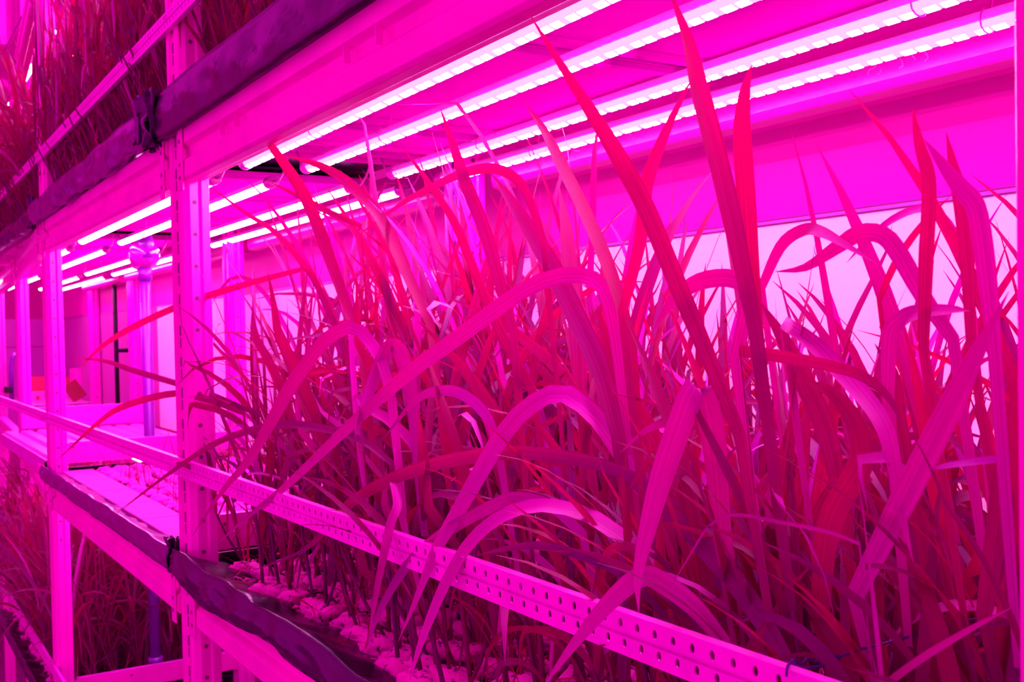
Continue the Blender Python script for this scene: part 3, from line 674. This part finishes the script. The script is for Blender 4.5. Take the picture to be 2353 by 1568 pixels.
for pts, wpx, Y0, Y1, lab, mb_ in HERO:
    m_ = len(pts); P3 = [onY(px, py, .75*(Y0+(Y1-Y0)*i/(m_-1))) for i, (px, py) in enumerate(pts)]
    P = catmull(P3, 22 if m_ > 4 else 14); n = len(P); S = []; W = []; tw0 = R.uniform(-.45, .45); tw1 = R.uniform(-.6, .6)
    for i, p in enumerate(P):
        t_ = (P[min(i+1, n-1)]-P[max(i-1, 0)]).normalized(); vd = (p-CAM).normalized(); s = t_.cross(vd)
        s = s.normalized() if s.length > 1e-4 else S[-1]
        if S and s.dot(S[-1]) < 0: s = -s
        tw = tw0+tw1*math.sin(3.0*i/(n-1)); s = (s*math.cos(tw)+t_.cross(s)*math.sin(tw)).normalized(); S.append(s)
        W.append(wprof(i/(n-1), wpx*depth(p)/FPX*1.08, .5, .7))
    pb = P[0]; rx = min(1.82, max(.07, pb.x+R.uniform(.01, .06))); ry = min(.64, max(.05, pb.y+.02))
    root = (rx, ry, -.008)
    rv = Vector(root); pe = pb.lerp(rv, .5)
    P = [pe, pe.lerp(pb, .5)]+P; S = [S[0], S[0]]+S; W = [W[0]*.6, W[0]*.85]+W; pb = pe
    parts = [('stem', stem_mb(Vector(root)+Vector((0, 0, .004)), pb, .0034, .0022, .004), M_stem)]
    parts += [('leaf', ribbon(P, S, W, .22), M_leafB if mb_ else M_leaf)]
    for q in range(2):
        f = R.uniform(.3, .8); p0 = Vector(root).lerp(pb, f)
        a_, b_, c_ = rleaf(p0, R.uniform(1.5, 4.5), R.uniform(1.1, 1.4), R.uniform(.2, .32), R.uniform(.5, 1.6), R.uniform(.007, .012), R.gauss(0, 1), 10, .2)
        for p in a_: p.y = min(p.y, .72); p.z = min(p.z, ZC)
        parts.append(('leaf', ribbon(a_, b_, c_), M_leaf))
    realise(parts, root, lab, None, plug=True)
# seedling tray ---------------------------------------------------
t = empty('seedling_raft', (-.9, .35, -.02), 'pale foam raft boards in the seedling tray, slotted at the near end', 'raft')
bx = -1.70
while bx < -.10:
    e = min(bx+.30, -.07)
    wpart(MB().quadbox(bx, e-.004, .035, .135, -.018, -.004), 'raft_board', M_mesh, t, bevel=.003); bx += .30
for k in range(6):
    x = -.46+k*.068
    wpart(MB().quadbox(x, x+.040, .14, .60, -.018, -.006), 'raft_slat', M_mesh, t, bevel=.003)
sprout = []
for k in range(6):
    b = MB(); b.uv = []
    for q in range(R.choice((2, 3, 4))):
        P, S, W = rleaf((R.uniform(-.01, .01), R.uniform(-.01, .01), .0), R.uniform(0, 6.28), R.uniform(.9, 1.5), R.uniform(.05, .17), R.uniform(.1, 1.2), R.uniform(.002, .0045), .5, 7, .2)
        r_ = ribbon(P, S, W); n0 = len(b.v); b.v += r_.v; b.uv += r_.uv; b.f += [tuple(n0+i for i in f) for f in r_.f]
    sprout.append(b.mesh('sprout', M_leaf, True))
for i in range(24):
    for j in range(8):
        x = -1.69+i*.068+R.uniform(-.01, .01); y = .165+j*.064+R.uniform(-.01, .01)
        if x > -.10 or (x > -.47 and y < .6): continue
        t = empty('seedling_plug', (x, y, -.012), 'lumpy pale fibre plug in the seedling tray left of the near upright', 'grow plug', 'fibre plugs in the seedling tray')
        q = linkpart('root_plug', R.choice(plug_me), t, (0, 0, 0), (0, 0, R.uniform(0, 6.28))); q.scale = (1, 1, .8)
        if R.random() < .45: linkpart('sprout', R.choice(sprout), t, (0, 0, .006), (0, 0, R.uniform(0, 6.28)))
# upper and lower beds --------------------------------------------
def bed(x0, x1, ys, dx, z, h, hh, indiv_ys, lbl, grp, lean, wmax, nlf, ylo=None):
    st = MB(); st.uv = []
    x = x0
    while x < x1:
        for y in ys:
            xx, yy = x+R.uniform(-.02, .02), y+R.uniform(-.015, .015)
            root = (xx, yy, z); parts = plant(root, None, None, nlf, R.uniform(h, hh), lean, 1.1, wmax=wmax, zoff=z, ylo=ylo)
            if y in indiv_ys: realise(parts, root, lbl, grp)
            else:
                for _, mb, m in parts: n0 = len(st.v); st.v += mb.v; st.uv += mb.uv; st.f += [tuple(n0+i for i in f) for f in mb.f]
        x += dx
    if st.v:
        o = st.build('dense_grass', M_leaf, None, True); tag(o, lbl.replace('grass plant', 'dense grass further back'), 'grass', kind='stuff')
bed(.02, 1.2, (.06, .12, .18, .25), .065, PITCH+.03, .40, .62, (.06,), 'grass plant at the front of the upper near bed above the black liner', 'grass at the front of the upper near bed', (-.15, -.12), .014, 7, .006)
bed(-1.80, -.06, (.05, .10, .16, .22, .30), .06, PITCH+.03, .34, .58, (.05,), 'grass plant spilling over the torn plastic of the upper middle bed', 'grass at the front of the upper middle bed', (-.22, -.22), .014, 8, .004)
bed(-3.6, -1.95, (.06, .12, .20, .28), .075, PITCH+.03, .36, .58, (.06,), 'grass plant in the upper far bed, top left', 'grass at the front of the upper far bed', (-.1, -.35), .016, 8)
bed(-3.55, -1.93, (.08, .16, .25, .34, .43, .52, .6), .07, -PITCH, .46, .70, (.08,), 'grass plant in the lower far bed, seen under the seedling tray, bottom left', 'grass at the front of the lower far bed', (-.1, -.12), .015, 8)
